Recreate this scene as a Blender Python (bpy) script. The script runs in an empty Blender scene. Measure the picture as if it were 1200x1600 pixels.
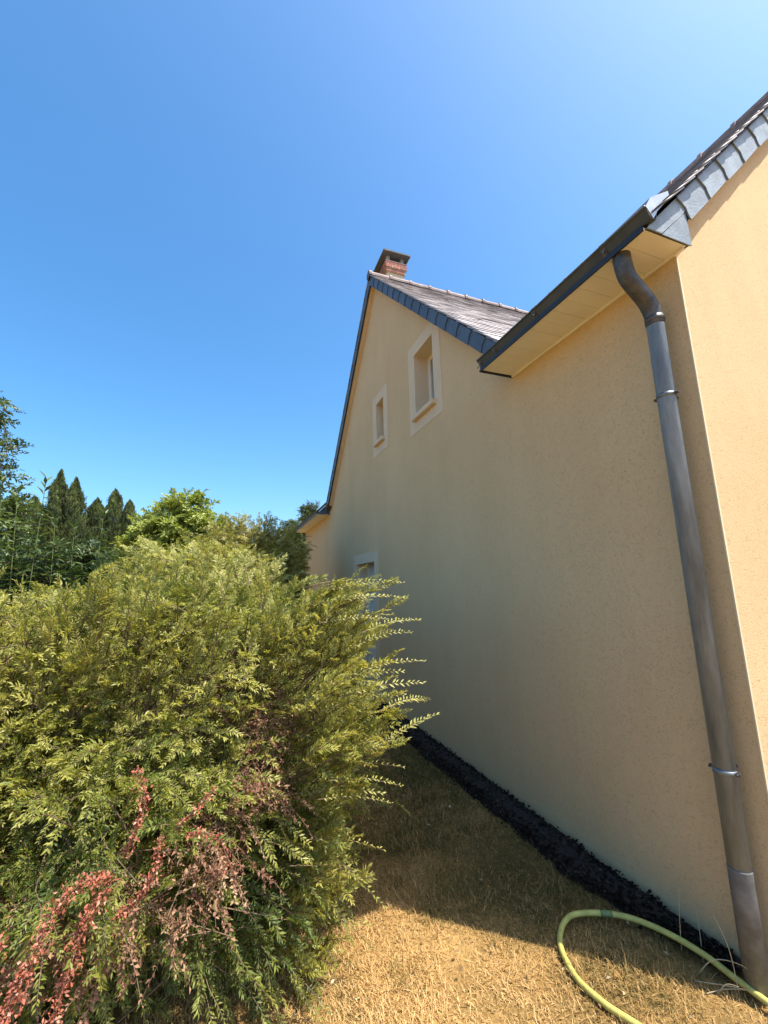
import bpy, bmesh, math, random
import numpy as np
from mathutils import Vector, Matrix
from mathutils.geometry import tessellate_polygon

random.seed(7)
rng = np.random.default_rng(7)
sc = bpy.context.scene
COL = sc.collection

# ------------------------------------------------------------------ camera
cam_d = bpy.data.cameras.new('camera')
cam = bpy.data.objects.new('camera', cam_d)
COL.objects.link(cam)
cam_d.sensor_fit = 'HORIZONTAL'
cam_d.sensor_width = 36.0
cam_d.lens = 36.0 * 640.0 / 1200.0
cam_d.clip_start = 0.05
cam_d.clip_end = 3000.0
H = 1.6
PITCH, ROLL, YAW = 0.17775, 0.02374, 0.35905
cp, sp = math.cos(PITCH), math.sin(PITCH)
R0, F0, D0 = Vector((1, 0, 0)), Vector((0, cp, sp)), Vector((0, sp, -cp))
Rv = R0 * math.cos(ROLL) + D0 * math.sin(ROLL)
Dv = -R0 * math.sin(ROLL) + D0 * math.cos(ROLL)
ROT = Matrix.Rotation(-YAW, 3, 'Z')
Rv, Uv, Fv = ROT @ Rv, ROT @ (-Dv), ROT @ F0
m3 = Matrix((Rv, Uv, -Fv)).transposed()
cam.matrix_world = Matrix.Translation((0, 0, H)) @ m3.to_4x4()
sc.camera = cam

# ------------------------------------------------------------------ sky, sun, exposure
SUN_EL = math.radians(62.0)
SUN_H = Vector((0.745, -0.667)).normalized()
world = bpy.data.worlds.new('World')
sc.world = world
world.use_nodes = True
nt = world.node_tree
bg = nt.nodes['Background']
sky = nt.nodes.new('ShaderNodeTexSky')
sky.sky_type = 'NISHITA'
sky.sun_disc = False
sky.sun_elevation = SUN_EL
sky.sun_rotation = math.atan2(SUN_H.x, SUN_H.y)
sky.air_density = 1.0
sky.dust_density = 2.2
sky.ozone_density = 6.0
hsv = nt.nodes.new('ShaderNodeHueSaturation')
hsv.inputs['Saturation'].default_value = 1.21
hsv.inputs['Hue'].default_value = 0.492
nt.links.new(sky.outputs[0], hsv.inputs['Color'])
nt.links.new(hsv.outputs[0], bg.inputs[0])
bg.inputs[1].default_value = 0.14
sun_d = bpy.data.lights.new('sun', 'SUN')
sun_d.energy = 4.0
sun_d.angle = math.radians(0.53)
sun_d.color = (1.0, 0.93, 0.82)
sun = bpy.data.objects.new('sun', sun_d)
COL.objects.link(sun)
to_sun = Vector((SUN_H.x * math.cos(SUN_EL), SUN_H.y * math.cos(SUN_EL), math.sin(SUN_EL)))
sun.rotation_euler = to_sun.to_track_quat('Z', 'Y').to_euler()
sun.location = to_sun * 30
vs = sc.view_settings
vs.view_transform = 'Standard'
vs.look = 'None'
vs.exposure = 1.12
vs.gamma = 1.0
vs.use_curve_mapping = False
sc.render.engine = 'CYCLES'
sc.cycles.max_bounces = 8
sc.cycles.diffuse_bounces = 6
sc.cycles.transparent_max_bounces = 8
sc.cycles.use_denoising = True

# ------------------------------------------------------------------ helpers
WLOC = {}


def tag(o, label=None, cat=None, group=None, kind=None):
    if label: o['label'] = label
    if cat: o['category'] = cat
    if group: o['group'] = group
    if kind: o['kind'] = kind
    return o


def wloc(o):
    return WLOC.get(o.name, Vector((0, 0, 0)))


def empty(name, loc, parent=None):
    o = bpy.data.objects.new(name, None)
    o.empty_display_size = 0.1
    COL.objects.link(o)
    loc = Vector(loc)
    WLOC[o.name] = loc
    if parent is not None:
        o.parent = parent
        o.location = loc - wloc(parent)
    else:
        o.location = loc
    return o


def put(name, me, loc, parent=None):
    o = bpy.data.objects.new(name, me)
    COL.objects.link(o)
    loc = Vector(loc)
    WLOC[o.name] = loc
    if parent is not None:
        o.parent = parent
        o.location = loc - wloc(parent)
    else:
        o.location = loc
    return o


def mk(name, verts, faces, mat, parent=None, smooth=False, origin=None):
    vv = [Vector(v) for v in verts]
    if origin is None:
        lo = Vector((min(v.x for v in vv), min(v.y for v in vv), min(v.z for v in vv)))
        hi = Vector((max(v.x for v in vv), max(v.y for v in vv), max(v.z for v in vv)))
        origin = (lo + hi) / 2
    origin = Vector(origin)
    me = bpy.data.meshes.new(name)
    me.from_pydata([v - origin for v in vv], [], faces)
    bm = bmesh.new(); bm.from_mesh(me)
    bmesh.ops.recalc_face_normals(bm, faces=bm.faces)
    bm.to_mesh(me); bm.free()
    if smooth:
        me.polygons.foreach_set('use_smooth', [True] * len(me.polygons))
    me.materials.append(mat)
    me.update()
    return put(name, me, origin, parent)


def np_mesh(name, V, F, mat, attr=None, smooth=False):
    """V (n,3), F (m,k) numpy arrays -> mesh, fast; attr (n,) float point attribute 'rnd'."""
    V = np.ascontiguousarray(V, dtype=np.float32)
    F = np.ascontiguousarray(F, dtype=np.int32)
    k = F.shape[1]
    me = bpy.data.meshes.new(name)
    me.vertices.add(len(V)); me.vertices.foreach_set('co', V.ravel())
    me.loops.add(F.size); me.loops.foreach_set('vertex_index', F.ravel())
    me.polygons.add(len(F))
    me.polygons.foreach_set('loop_start', np.arange(0, F.size, k, dtype=np.int32))
    me.update(calc_edges=True)
    if smooth:
        me.polygons.foreach_set('use_smooth', np.ones(len(F), dtype=bool))
    if attr is not None:
        a = me.attributes.new('rnd', 'FLOAT', 'POINT')
        a.data.foreach_set('value', np.ascontiguousarray(attr, dtype=np.float32))
    me.materials.append(mat)
    me.validate()
    return me


BOXF = [(0, 1, 3, 2), (4, 6, 7, 5), (0, 4, 5, 1), (2, 3, 7, 6), (0, 2, 6, 4), (1, 5, 7, 3)]


def boxv(a, b):
    return [(x, y, z) for x in (a[0], b[0]) for y in (a[1], b[1]) for z in (a[2], b[2])]


def box(name, a, b, mat, parent=None, bev=0.0):
    o = mk(name, boxv(a, b), BOXF, mat, parent)
    if bev:
        bm = bmesh.new(); bm.from_mesh(o.data)
        bmesh.ops.bevel(bm, geom=bm.edges[:], offset=bev, segments=2, affect='EDGES')
        bm.to_mesh(o.data); bm.free()
    return o


def prism(name, poly, axis, a, b, mat, parent=None, bev=0.0):
    """poly 2-D outline extruded along axis (0,1,2) from a to b; the other two axes in order."""
    n = len(poly); vv = []
    for t in (a, b):
        for p in poly:
            q = list(p); q.insert(axis, t); vv.append(q)
    ff = [tuple(range(n)), tuple(range(2 * n - 1, n - 1, -1))]
    ff += [(i, (i + 1) % n, n + (i + 1) % n, n + i) for i in range(n)]
    o = mk(name, vv, ff, mat, parent)
    if bev:
        bm = bmesh.new(); bm.from_mesh(o.data)
        bmesh.ops.bevel(bm, geom=bm.edges[:], offset=bev, segments=2, affect='EDGES')
        bm.to_mesh(o.data); bm.free()
    return o


def tube_arrays(path, rad, seg=12, cap=True):
    P = [Vector(p) for p in path]
    n = len(P)
    rad = [rad] * n if not hasattr(rad, '__len__') else rad
    V = []; Fq = []
    up = None
    for i in range(n):
        t = (P[min(i + 1, n - 1)] - P[max(i - 1, 0)]).normalized()
        if up is None:
            up = Vector((0, 0, 1)) if abs(t.z) < .9 else Vector((1, 0, 0))
        s = t.cross(up).normalized(); up = s.cross(t).normalized()
        for k in range(seg):
            a = 2 * math.pi * k / seg
            V.append(P[i] + (s * math.cos(a) + up * math.sin(a)) * rad[i])
    for i in range(n - 1):
        for k in range(seg):
            Fq.append((i * seg + k, i * seg + (k + 1) % seg, (i + 1) * seg + (k + 1) % seg, (i + 1) * seg + k))
    if cap:
        Fq.append(tuple(range(seg - 1, -1, -1)))
        Fq.append(tuple(range((n - 1) * seg, n * seg)))
    return V, Fq


def tube(name, path, rad, mat, parent=None, seg=12):
    V, Fq = tube_arrays(path, rad, seg)
    return mk(name, V, Fq, mat, parent, smooth=True)


def spline(pts, n):
    P = [Vector(p) for p in pts]
    P = [P[0] * 2 - P[1]] + P + [P[-1] * 2 - P[-2]]
    out = []
    for i in range(1, len(P) - 2):
        for k in range(n):
            t = k / n
            a, b, c, d = P[i - 1], P[i], P[i + 1], P[i + 2]
            out.append(0.5 * ((2 * b) + (c - a) * t + (2 * a - 5 * b + 4 * c - d) * t * t + (-a + 3 * b - 3 * c + d) * t ** 3))
    out.append(P[-2])
    return out


# ------------------------------------------------------------------ materials
def new_mat(name):
    m = bpy.data.materials.new(name)
    m.use_nodes = True
    return m, m.node_tree, m.node_tree.nodes['Principled BSDF']


def ramp(nt, stops):
    r = nt.nodes.new('ShaderNodeValToRGB')
    el = r.color_ramp.elements
    while len(el) < len(stops):
        el.new(0.5)
    for e, (p, c) in zip(el, stops):
        e.position = p; e.color = (*c, 1)
    return r


def noise(nt, scale, detail=4, rough=.6, vec=None):
    n = nt.nodes.new('ShaderNodeTexNoise')
    n.inputs['Scale'].default_value = scale
    n.inputs['Detail'].default_value = detail
    n.inputs['Roughness'].default_value = rough
    if vec is not None:
        nt.links.new(vec, n.inputs['Vector'])
    return n


def wpos(nt):
    return nt.nodes.new('ShaderNodeNewGeometry').outputs['Position']


def mapped(nt, vec, scale):
    mp = nt.nodes.new('ShaderNodeMapping')
    mp.inputs['Scale'].default_value = scale
    nt.links.new(vec, mp.inputs['Vector'])
    return mp.outputs[0]


def simple(name, col, rough=.6, var=.25, scale=8, bump=0.0, bscale=60, metal=0.0, spec=.5, obj_rand=0.0):
    m, nt, b = new_mat(name)
    p = wpos(nt)
    n = noise(nt, scale, 5, .65, p)
    dk = tuple(c * (1 - var) for c in col); lt = tuple(min(1, c * (1 + var)) for c in col)
    r = ramp(nt, [(.3, dk), (.7, lt)])
    nt.links.new(n.outputs[0], r.inputs[0])
    out = r.outputs[0]
    if obj_rand:
        oi = nt.nodes.new('ShaderNodeObjectInfo')
        hs = nt.nodes.new('ShaderNodeHueSaturation')
        mr = nt.nodes.new('ShaderNodeMapRange')
        mr.inputs['To Min'].default_value = 1 - obj_rand
        mr.inputs['To Max'].default_value = 1 + obj_rand
        nt.links.new(oi.outputs['Random'], mr.inputs[0])
        nt.links.new(mr.outputs[0], hs.inputs['Value'])
        nt.links.new(out, hs.inputs['Color'])
        out = hs.outputs[0]
    nt.links.new(out, b.inputs['Base Color'])
    b.inputs['Roughness'].default_value = rough
    b.inputs['Metallic'].default_value = metal
    b.inputs['Specular IOR Level'].default_value = spec
    if bump:
        n2 = noise(nt, bscale, 4, .7, p)
        bp = nt.nodes.new('ShaderNodeBump')
        bp.inputs['Strength'].default_value = bump
        bp.inputs['Distance'].default_value = .01
        nt.links.new(n2.outputs[0], bp.inputs['Height'])
        nt.links.new(bp.outputs[0], b.inputs['Normal'])
    return m


def mat_stucco():
    """scraped render: warm cream, small pits, faint rain streaks and clouding."""
    m, nt, b = new_mat('stucco')
    p = wpos(nt)
    cloud = noise(nt, .9, 5, .6, p)
    streak = noise(nt, 1.0, 5, .65, mapped(nt, p, (2.3, 2.3, .45)))
    grain = noise(nt, 130, 3, .7, p)
    pits = nt.nodes.new('ShaderNodeTexNoise')
    pits.inputs['Scale'].default_value = 75; pits.inputs['Detail'].default_value = 2
    pits.inputs['Distortion'].default_value = 2.2
    nt.links.new(p, pits.inputs['Vector'])
    base = ramp(nt, [(.28, (.665, .468, .248)), (.72, (.715, .522, .288))])
    nt.links.new(cloud.outputs[0], base.inputs[0])
    st = ramp(nt, [(.36, (.90, .895, .88)), (.66, (1, 1, 1))])
    nt.links.new(streak.outputs[0], st.inputs[0])
    pr = ramp(nt, [(.335, (.52, .46, .40)), (.43, (1, 1, 1))])
    nt.links.new(pits.outputs[0], pr.inputs[0])
    m1 = nt.nodes.new('ShaderNodeMixRGB'); m1.blend_type = 'MULTIPLY'; m1.inputs[0].default_value = .65
    m2 = nt.nodes.new('ShaderNodeMixRGB'); m2.blend_type = 'MULTIPLY'; m2.inputs[0].default_value = .42
    nt.links.new(base.outputs[0], m1.inputs[1]); nt.links.new(st.outputs[0], m1.inputs[2])
    nt.links.new(m1.outputs[0], m2.inputs[1]); nt.links.new(pr.outputs[0], m2.inputs[2])
    nt.links.new(m2.outputs[0], b.inputs['Base Color'])
    b.inputs['Roughness'].default_value = .92
    b.inputs['Specular IOR Level'].default_value = .2
    ad = nt.nodes.new('ShaderNodeMath'); ad.operation = 'ADD'
    nt.links.new(pr.outputs[0], ad.inputs[0]); nt.links.new(grain.outputs[0], ad.inputs[1])
    bp = nt.nodes.new('ShaderNodeBump')
    bp.inputs['Strength'].default_value = .55; bp.inputs['Distance'].default_value = .004
    nt.links.new(ad.outputs[0], bp.inputs['Height'])
    nt.links.new(bp.outputs[0], b.inputs['Normal'])
    return m


def mat_leaf(name, stops, trans=.35, rough=.45, spec=.4):
    """leaf: colour by the per-leaf attribute, part of the light passes through."""
    m, nt, b = new_mat(name)
    at = nt.nodes.new('ShaderNodeAttribute'); at.attribute_name = 'rnd'
    r = ramp(nt, stops)
    nt.links.new(at.outputs['Fac'], r.inputs[0])
    nt.links.new(r.outputs[0], b.inputs['Base Color'])
    b.inputs['Roughness'].default_value = rough
    b.inputs['Specular IOR Level'].default_value = spec
    tr = nt.nodes.new('ShaderNodeBsdfTranslucent')
    g = nt.nodes.new('ShaderNodeMixRGB'); g.blend_type = 'MULTIPLY'; g.inputs[0].default_value = 1
    g.inputs[2].default_value = (1.15, 1.1, .55, 1)
    nt.links.new(r.outputs[0], g.inputs[1]); nt.links.new(g.outputs[0], tr.inputs[0])
    mx = nt.nodes.new('ShaderNodeMixShader'); mx.inputs[0].default_value = trans
    nt.links.new(b.outputs[0], mx.inputs[1]); nt.links.new(tr.outputs[0], mx.inputs[2])
    nt.links.new(mx.outputs[0], nt.nodes['Material Output'].inputs['Surface'])
    return m


STUCCO = mat_stucco()
TRIM = simple('trim_render', (.69, .545, .365), .9, .05, 3, .25, 180, spec=.2)
BEAD = simple('corner_bead', (.72, .58, .36), .7, .05, 3)
SOFFIT = simple('soffit_pvc', (.80, .75, .66), .55, .05, 4)
SLATE = simple('roof_slate', (.40, .355, .34), .55, .38, 7, .5, 90, obj_rand=.4)
VSLATE_LIT = simple('verge_slate_lit', (.21, .255, .285), .5, .3, 9, .35, 70, obj_rand=.12)  # sunlit copy of the verge slate, sun's brightness put into its colour
VSLATE = simple('verge_slate', (.070, .090, .112), .5, .25, 12, .35, 70, obj_rand=.14)
ZINC_D = simple('dark_zinc', (.052, .058, .056), .55, .3, 6, .1, 40)
ZINC = simple('grey_zinc', (.20, .225, .235), .42, .4, 9, .1, 40, metal=.55)
ZINC_B = simple('bright_zinc', (.42, .44, .45), .35, .2, 9, metal=.6)
PIPE_OLD = simple('weathered_pipe', (.085, .08, .075), .5, .5, 22, .2, 40, metal=.35)
PIPE = None
RIDGE = simple('ridge_tile', (.28, .21, .185), .7, .35, 14, .4, 60, obj_rand=.2)
BRICK = simple('brick', (.36, .125, .075), .85, .3, 40, .5, 90, obj_rand=.25)
MORTAR = simple('mortar', (.58, .52, .44), .95, .15, 30, .4, 90)
CONC = simple('concrete', (.33, .32, .31), .9, .2, 16, .3, 70)
CAPM = simple('dark_concrete', (.13, .125, .12), .9, .3, 16, .3, 70)  # chimney cap concrete, darker than the posts
BLACK = simple('black_metal', (.02, .02, .022), .5, .2, 10)
PVC = simple('white_pvc', (.74, .70, .62), .35, .04, 5)
CURTAIN = simple('curtain', (.76, .77, .77), .9, .06, 6)
HOSE = simple('hose_rubber', (.47, .42, .105), .6, .24, 24, .2, 90)
BARK = simple('bark', (.13, .095, .065), .9, .4, 25, .6, 60)
TWIG = simple('twig', (.17, .115, .065), .85, .35, 18)
SOIL = simple('soil', (.026, .018, .012), .95, .5, 22, .9, 45)
INTERIOR = simple('dark_room', (.05, .05, .05), .9, .2, 4)


def mat_pipe():
    m, nt, b = new_mat('downpipe_zinc')
    p = wpos(nt)
    n = noise(nt, 1.0, 6, .7, mapped(nt, p, (14, 14, 2.2)))
    r = ramp(nt, [(.3, (.10, .115, .125)), (.5, (.175, .20, .212)), (.72, (.29, .325, .34))])
    nt.links.new(n.outputs[0], r.inputs[0]); nt.links.new(r.outputs[0], b.inputs['Base Color'])
    b.inputs['Metallic'].default_value = .0
    rr = ramp(nt, [(.3, (.35,) * 3), (.7, (.55,) * 3)])
    nt.links.new(n.outputs[0], rr.inputs[0]); nt.links.new(rr.outputs[0], b.inputs['Roughness'])
    return m


PIPE = mat_pipe()
PIPE_LOW = simple('pipe_shoe', (.15, .15, .145), .6, .35, 14, .1, 40)


def mat_glass():
    m, nt, b = new_mat('window_glass')
    b.inputs['Base Color'].default_value = (.9, .95, .96, 1)
    b.inputs['Roughness'].default_value = .02
    b.inputs['Transmission Weight'].default_value = 1.0
    b.inputs['IOR'].default_value = 1.1
    return m


GLASS = mat_glass()


def mat_lawn():
    m, nt, b = new_mat('lawn_ground')
    p = wpos(nt)
    big = noise(nt, 1.6, 5, .6, p); fine = noise(nt, 60, 4, .7, p)
    r = ramp(nt, [(.35, (.16, .115, .042)), (.5, (.36, .23, .088)), (.68, (.55, .36, .145))])
    nt.links.new(big.outputs[0], r.inputs[0])
    f = ramp(nt, [(.3, (.45, .42, .36)), (.7, (1.1, 1.05, 1))])
    nt.links.new(fine.outputs[0], f.inputs[0])
    mx = nt.nodes.new('ShaderNodeMixRGB'); mx.blend_type = 'MULTIPLY'; mx.inputs[0].default_value = 1
    nt.links.new(r.outputs[0], mx.inputs[1]); nt.links.new(f.outputs[0], mx.inputs[2])
    nt.links.new(mx.outputs[0], b.inputs['Base Color'])
    b.inputs['Roughness'].default_value = .95
    b.inputs['Specular IOR Level'].default_value = .1
    bp = nt.nodes.new('ShaderNodeBump'); bp.inputs['Strength'].default_value = .7; bp.inputs['Distance'].default_value = .02
    nt.links.new(fine.outputs[0], bp.inputs['Height']); nt.links.new(bp.outputs[0], b.inputs['Normal'])
    return m


LAWN = mat_lawn()
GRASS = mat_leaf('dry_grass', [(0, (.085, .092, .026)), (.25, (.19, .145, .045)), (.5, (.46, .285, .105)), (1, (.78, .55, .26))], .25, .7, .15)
LEAF = mat_leaf('shrub_leaf', [(0, (.065, .11, .026)), (.3, (.145, .195, .038)), (.65, (.34, .35, .075)), (1, (.52, .49, .15))], .45, .42, .4)
LEAF2 = mat_leaf('hedge_leaf', [(0, (.08, .11, .03)), (.5, (.22, .24, .055)), (1, (.42, .39, .12))], .3, .45, .4)
LEAF_D = mat_leaf('dark_leaf', [(0, (.025, .05, .018)), (.5, (.06, .10, .03)), (1, (.15, .20, .06))], .25, .4, .45)
LEAF_G = mat_leaf('green_leaf', [(0, (.075, .12, .02)), (.5, (.18, .25, .04)), (1, (.38, .43, .10))], .35, .4, .45)
LEAF_W = mat_leaf('weed_leaf', [(0, (.04, .075, .022)), (.5, (.085, .135, .04)), (1, (.18, .23, .08))], .35, .4, .4)
GSTEM = simple('green_stem', (.12, .15, .05), .7, .2, 10)
CYP = mat_leaf('cypress_leaf', [(0, (.030, .046, .016)), (.5, (.066, .092, .028)), (1, (.15, .18, .055))], .1, .7, .2)
DEAD = mat_leaf('dead_leaf', [(0, (.15, .065, .04)), (.5, (.30, .15, .095)), (1, (.46, .30, .18))], .2, .7, .2)
CORAL = mat_leaf('coral_dead_leaf', [(0, (.20, .07, .04)), (.45, (.48, .15, .09)), (.8, (.58, .22, .14)), (1, (.62, .36, .24))], .25, .6, .3)

# ------------------------------------------------------------------ ground
WX = 2.046                 # wall plane
NY, FY = 1.17, 12.1        # near and far corner of the long wall
APY, APZ = 5.6, 6.62       # cross gable apex (roof plane)
RX, RZ = 5.17, 6.605       # main ridge
MS = .985                  # main roof pitch


def lawn_z(x, y):
    return .012 * np.sin(x * 2.1 + 1.0) * np.cos(y * 1.7) + .008 * np.sin(x * 5.3 + y * 4.1)


def grid_sheet(name, xs, ys, zf, mat):
    X, Y = np.meshgrid(xs, ys, indexing='ij')
    V = np.stack([X, Y, zf(X, Y)], -1).reshape(-1, 3)
    i, j = np.meshgrid(np.arange(len(xs) - 1), np.arange(len(ys) - 1), indexing='ij')
    a = (i * len(ys) + j).ravel()
    Fq = np.stack([a, a + len(ys), a + len(ys) + 1, a + 1], -1)
    me = np_mesh(name, V, Fq, mat, smooth=True)
    return put(name, me, (0, 0, 0))


def geo(a, b, n, far):
    core = np.linspace(a, b, n)
    out = np.array([1, 3, 8, 20, 60, 200, far])
    return np.concatenate([(a - out)[::-1], core, b + out])


def zf_lawn(X, Y):
    w = np.clip(1.2 - np.hypot(X - .5, Y - 3) / 12, 0, 1)
    return lawn_z(X, Y) * w - .0


lawn = grid_sheet('lawn', geo(-3, 3.5, 80, 1200), geo(-1, 9, 110, 1200), zf_lawn, LAWN)
tag(lawn, 'dry yellowed lawn beside the house', kind='structure')


def bed_edge(y):
    return 1.79 + .014 * np.sin(y * 2.3 + .4) + .010 * np.sin(y * 6.1) + .008 * np.sin(y * 17.3 + 1) + .006 * np.sin(y * 41.0) + np.clip(2.1 - y, 0, 1) * .28


def zf_bed(X, Y):
    e = bed_edge(Y)
    t = np.clip((X - e) / (WX - e), 0, 1)
    return .016 + .022 * np.sin(t * math.pi) + .006 * np.sin(X * 41 + Y * 13) * np.cos(Y * 37 - X * 11) - .03 * (t <= 0)


ysb = np.linspace(1.35, 11.5, 420)
tt = np.linspace(0, 1, 12)
Xb = np.stack([bed_edge(ysb) + (WX - .002 - bed_edge(ysb)) * t for t in tt], 0)
Yb = np.tile(ysb, (12, 1))
Zb = .018 + .028 * np.sin(np.clip(tt, 0, 1) * math.pi)[:, None] ** .7 + .016 * rng.random(Xb.shape)
Zb[0] = -.02
a = (np.arange(11)[:, None] * len(ysb) + np.arange(len(ysb) - 1)[None]).ravel()
bed = put('soil_bed', np_mesh('soil_bed', np.stack([Xb, Yb, Zb], -1).reshape(-1, 3),
          np.stack([a, a + len(ysb), a + len(ysb) + 1, a + 1], -1), SOIL), (0, 0, 0))
tag(bed, 'narrow dark soil strip along the foot of the house wall', kind='structure')

# ------------------------------------------------------------------ house
house = empty('house', (WX, NY, 0))
tag(house, 'cream rendered house with slate roof, cross gable and brick chimney', 'house')


def wall_face(name, outline, holes, fixed_axis, fixed, mat, parent, depth, inward):
    """flat wall with rectangular openings and their reveals; outline/holes in (a,z)."""
    loops = [[Vector((p[0], p[1], 0)) for p in outline]] + [[Vector((p[0], p[1], 0)) for p in h] for h in holes]
    tris = tessellate_polygon(loops)
    pts = [p for l in loops for p in l]

    def to3(p, d=0.0):
        return (fixed + inward * d, p[0], p[1]) if fixed_axis == 0 else (p[0], fixed + inward * d, p[1])
    V = [to3(p) for p in pts]; Fc = [tuple(t) for t in tris]
    for h in (holes if depth else ()):
        n = len(h); s = len(V)
        V += [to3(p) for p in h] + [to3(p, depth) for p in h]
        Fc += [(s + i, s + (i + 1) % n, s + n + (i + 1) % n, s + n + i) for i in range(n)]
    return mk(name, V, Fc, mat, parent)


WIN = dict(y0=3.765, y1=4.255, z0=3.60, z1=4.415)
SML = dict(y0=5.37, y1=5.685, z0=3.755, z1=4.395)
DOR = dict(y0=5.92, y1=6.87, z0=0.02, z1=1.965)


def rect(d):
    return [(d['y0'], d['z0']), (d['y1'], d['z0']), (d['y1'], d['z1']), (d['y0'], d['z1'])]


foot = 3.30
outline = [(NY, -.1), (FY, -.1), (FY, foot), (APY + APZ - .06 - foot, foot), (APY, APZ - .06), (APY - (APZ - .06 - foot), foot), (NY, foot)]
wall_face('wall', outline, [rect(WIN), rect(SML), rect(DOR)], 0, WX, STUCCO, house, 0, 1)
gx = RX * 2 - WX
gable = [(WX, -.1), (gx, -.1), (gx, 3.42), (RX, RZ - .06), (WX, 3.42)]
wall_face('wall', gable, [], 1, NY, STUCCO, house, 0, 1)
mk('wall', [(gx, NY, -.1), (gx, FY, -.1), (gx, FY, 3.42), (gx, NY, 3.42)], [(0, 1, 2, 3)], STUCCO, house)
mk('wall', [(WX, FY, -.1), (gx, FY, -.1), (gx, FY, 3.42), (RX, FY, RZ - .06), (WX, FY, 3.42)], [(0, 1, 2, 3, 4)], STUCCO, house)
box('corner_bead', (WX - .0025, NY - .003, .0), (WX + .008, NY + .003, 3.23), BEAD, house)


def opening(name, d, trim, bottom, sill=True):
    w = empty(name, (WX, (d['y0'] + d['y1']) / 2, d['z0']), house)
    o = (d['y0'] - trim, d['y1'] + trim, d['z0'] - bottom, d['z1'] + trim * .92)
    y0, y1, z0, z1 = o
    if not sill:
        z0 = 0.0
    # flat raised render band round the opening, in four pieces
    x0, x1 = WX - .004, WX + .02
    rings = [((x0, y0, d['z1']), (x1, y1, z1)),
             ((x0, y0, z0), (x1, d['y0'], d['z1'] - .0005)), ((x0, d['y1'], z0), (x1, y1, d['z1'] - .0005))]
    if sill:
        rings.append(((x0, d['y0'] + .0005, z0), (x1, d['y1'] - .0005, d['z0'])))
    for a, b in rings:
        box('trim', a, b, TRIM, w)
    if sill:
        box('sill', (WX - .055, d['y0'] - .035, d['z0'] - .05), (WX + .20, d['y1'] + .035, d['z0'] + .012), TRIM, w, .006)
    q = rect(d); V = [(WX + .0205, a, b) for a, b in q] + [(WX + .245, a, b) for a, b in q]
    mk('reveal', V, [(i, (i + 1) % 4, 4 + (i + 1) % 4, 4 + i) for i in range(4)], TRIM, w)
    fx = WX + .19
    t = .055
    zb = d['z0'] + (.013 if sill else 0)
    fr = [((fx, d['y0'], zb), (fx + .05, d['y0'] + t, d['z1'])), ((fx, d['y1'] - t, zb), (fx + .05, d['y1'], d['z1'])),
          ((fx, d['y0'] + t, d['z1'] - t), (fx + .05, d['y1'] - t, d['z1'])), ((fx, d['y0'] + t, zb), (fx + .05, d['y1'] - t, zb + t))]
    V = []; Fc = []
    for a, b in fr:
        s = len(V); V += boxv(a, b); Fc += [tuple(s + i for i in f) for f in BOXF]
    mk('frame', V, Fc, PVC, w)
    if sill:
        box('pane', (fx + .02, d['y0'] + t, zb + t), (fx + .026, d['y1'] - t, d['z1'] - t), GLASS, w)
        # gathered curtain behind the pane
        n = 40; ys = np.linspace(d['y0'] + .01, d['y1'] - .01, n); V = []; Fc = []
        for i, y in enumerate(ys):
            x = fx + .085 + .012 * math.sin(i * 1.25)
            V += [(x, y, zb), (x, y, d['z1'])]
            if i: Fc.append((2 * i - 2, 2 * i, 2 * i + 1, 2 * i - 1))
        mk('curtain', V, Fc, CURTAIN, w, smooth=True)
        ym = (d['y0'] + d['y1']) / 2
        box('handle', (fx - .025, d['y0'] + .02, (zb + d['z1']) / 2 - .05), (fx, d['y0'] + .04, (zb + d['z1']) / 2 + .05), PVC, w, .004)
    else:
        ym = (d['y0'] + d['y1']) / 2
        box('door_panel', (fx + .012, d['y0'] + t, zb + t), (fx + .04, d['y1'] - t, d['z1'] - t), PVC, w)
        for zz in (.35, .85, 1.35):
            box('moulding', (fx + .004, d['y0'] + .14, zz), (fx + .013, d['y1'] - .14, zz + .36), PVC, w, .003)
        tube('handle', [(fx, d['y0'] + .11, 1.02), (fx - .05, d['y0'] + .11, 1.02), (fx - .05, d['y0'] + .23, 1.02)], .009, ZINC, w, 8)
        box('threshold', (WX - .03, d['y0'], -.02), (WX + .24, d['y1'], .03), CONC, w)
    return w


tag(opening('window', WIN, .172, .19), 'larger deep-set window high in the gable')
tag(opening('window', SML, .158, .19), 'small narrow window in the gable')
tag(opening('door', DOR, .17, 0, False), 'white side door half hidden by the shrub')

# dark rooms behind the openings, so that the panes do not look through an empty shell
for d in (WIN, SML, DOR):
    mk('room', boxv((WX + .245, d['y0'] - .3, d['z0'] - .05), (WX + 1.6, d['y1'] + .3, d['z1'] + .1)), BOXF[1:], INTERIOR, house)

# ---- roof
roof = empty('roof', (RX, APY, RZ), house)
SL = 1 / math.sqrt(2)
EX = 1.775                # lower edge of the main west slope


def zmain(x): return RZ - MS * abs(x - RX)
def zcross(y): return APZ - abs(y - APY)


VY = 1.045                # near verge of the roof covering
FVY = FY + .06
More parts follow.
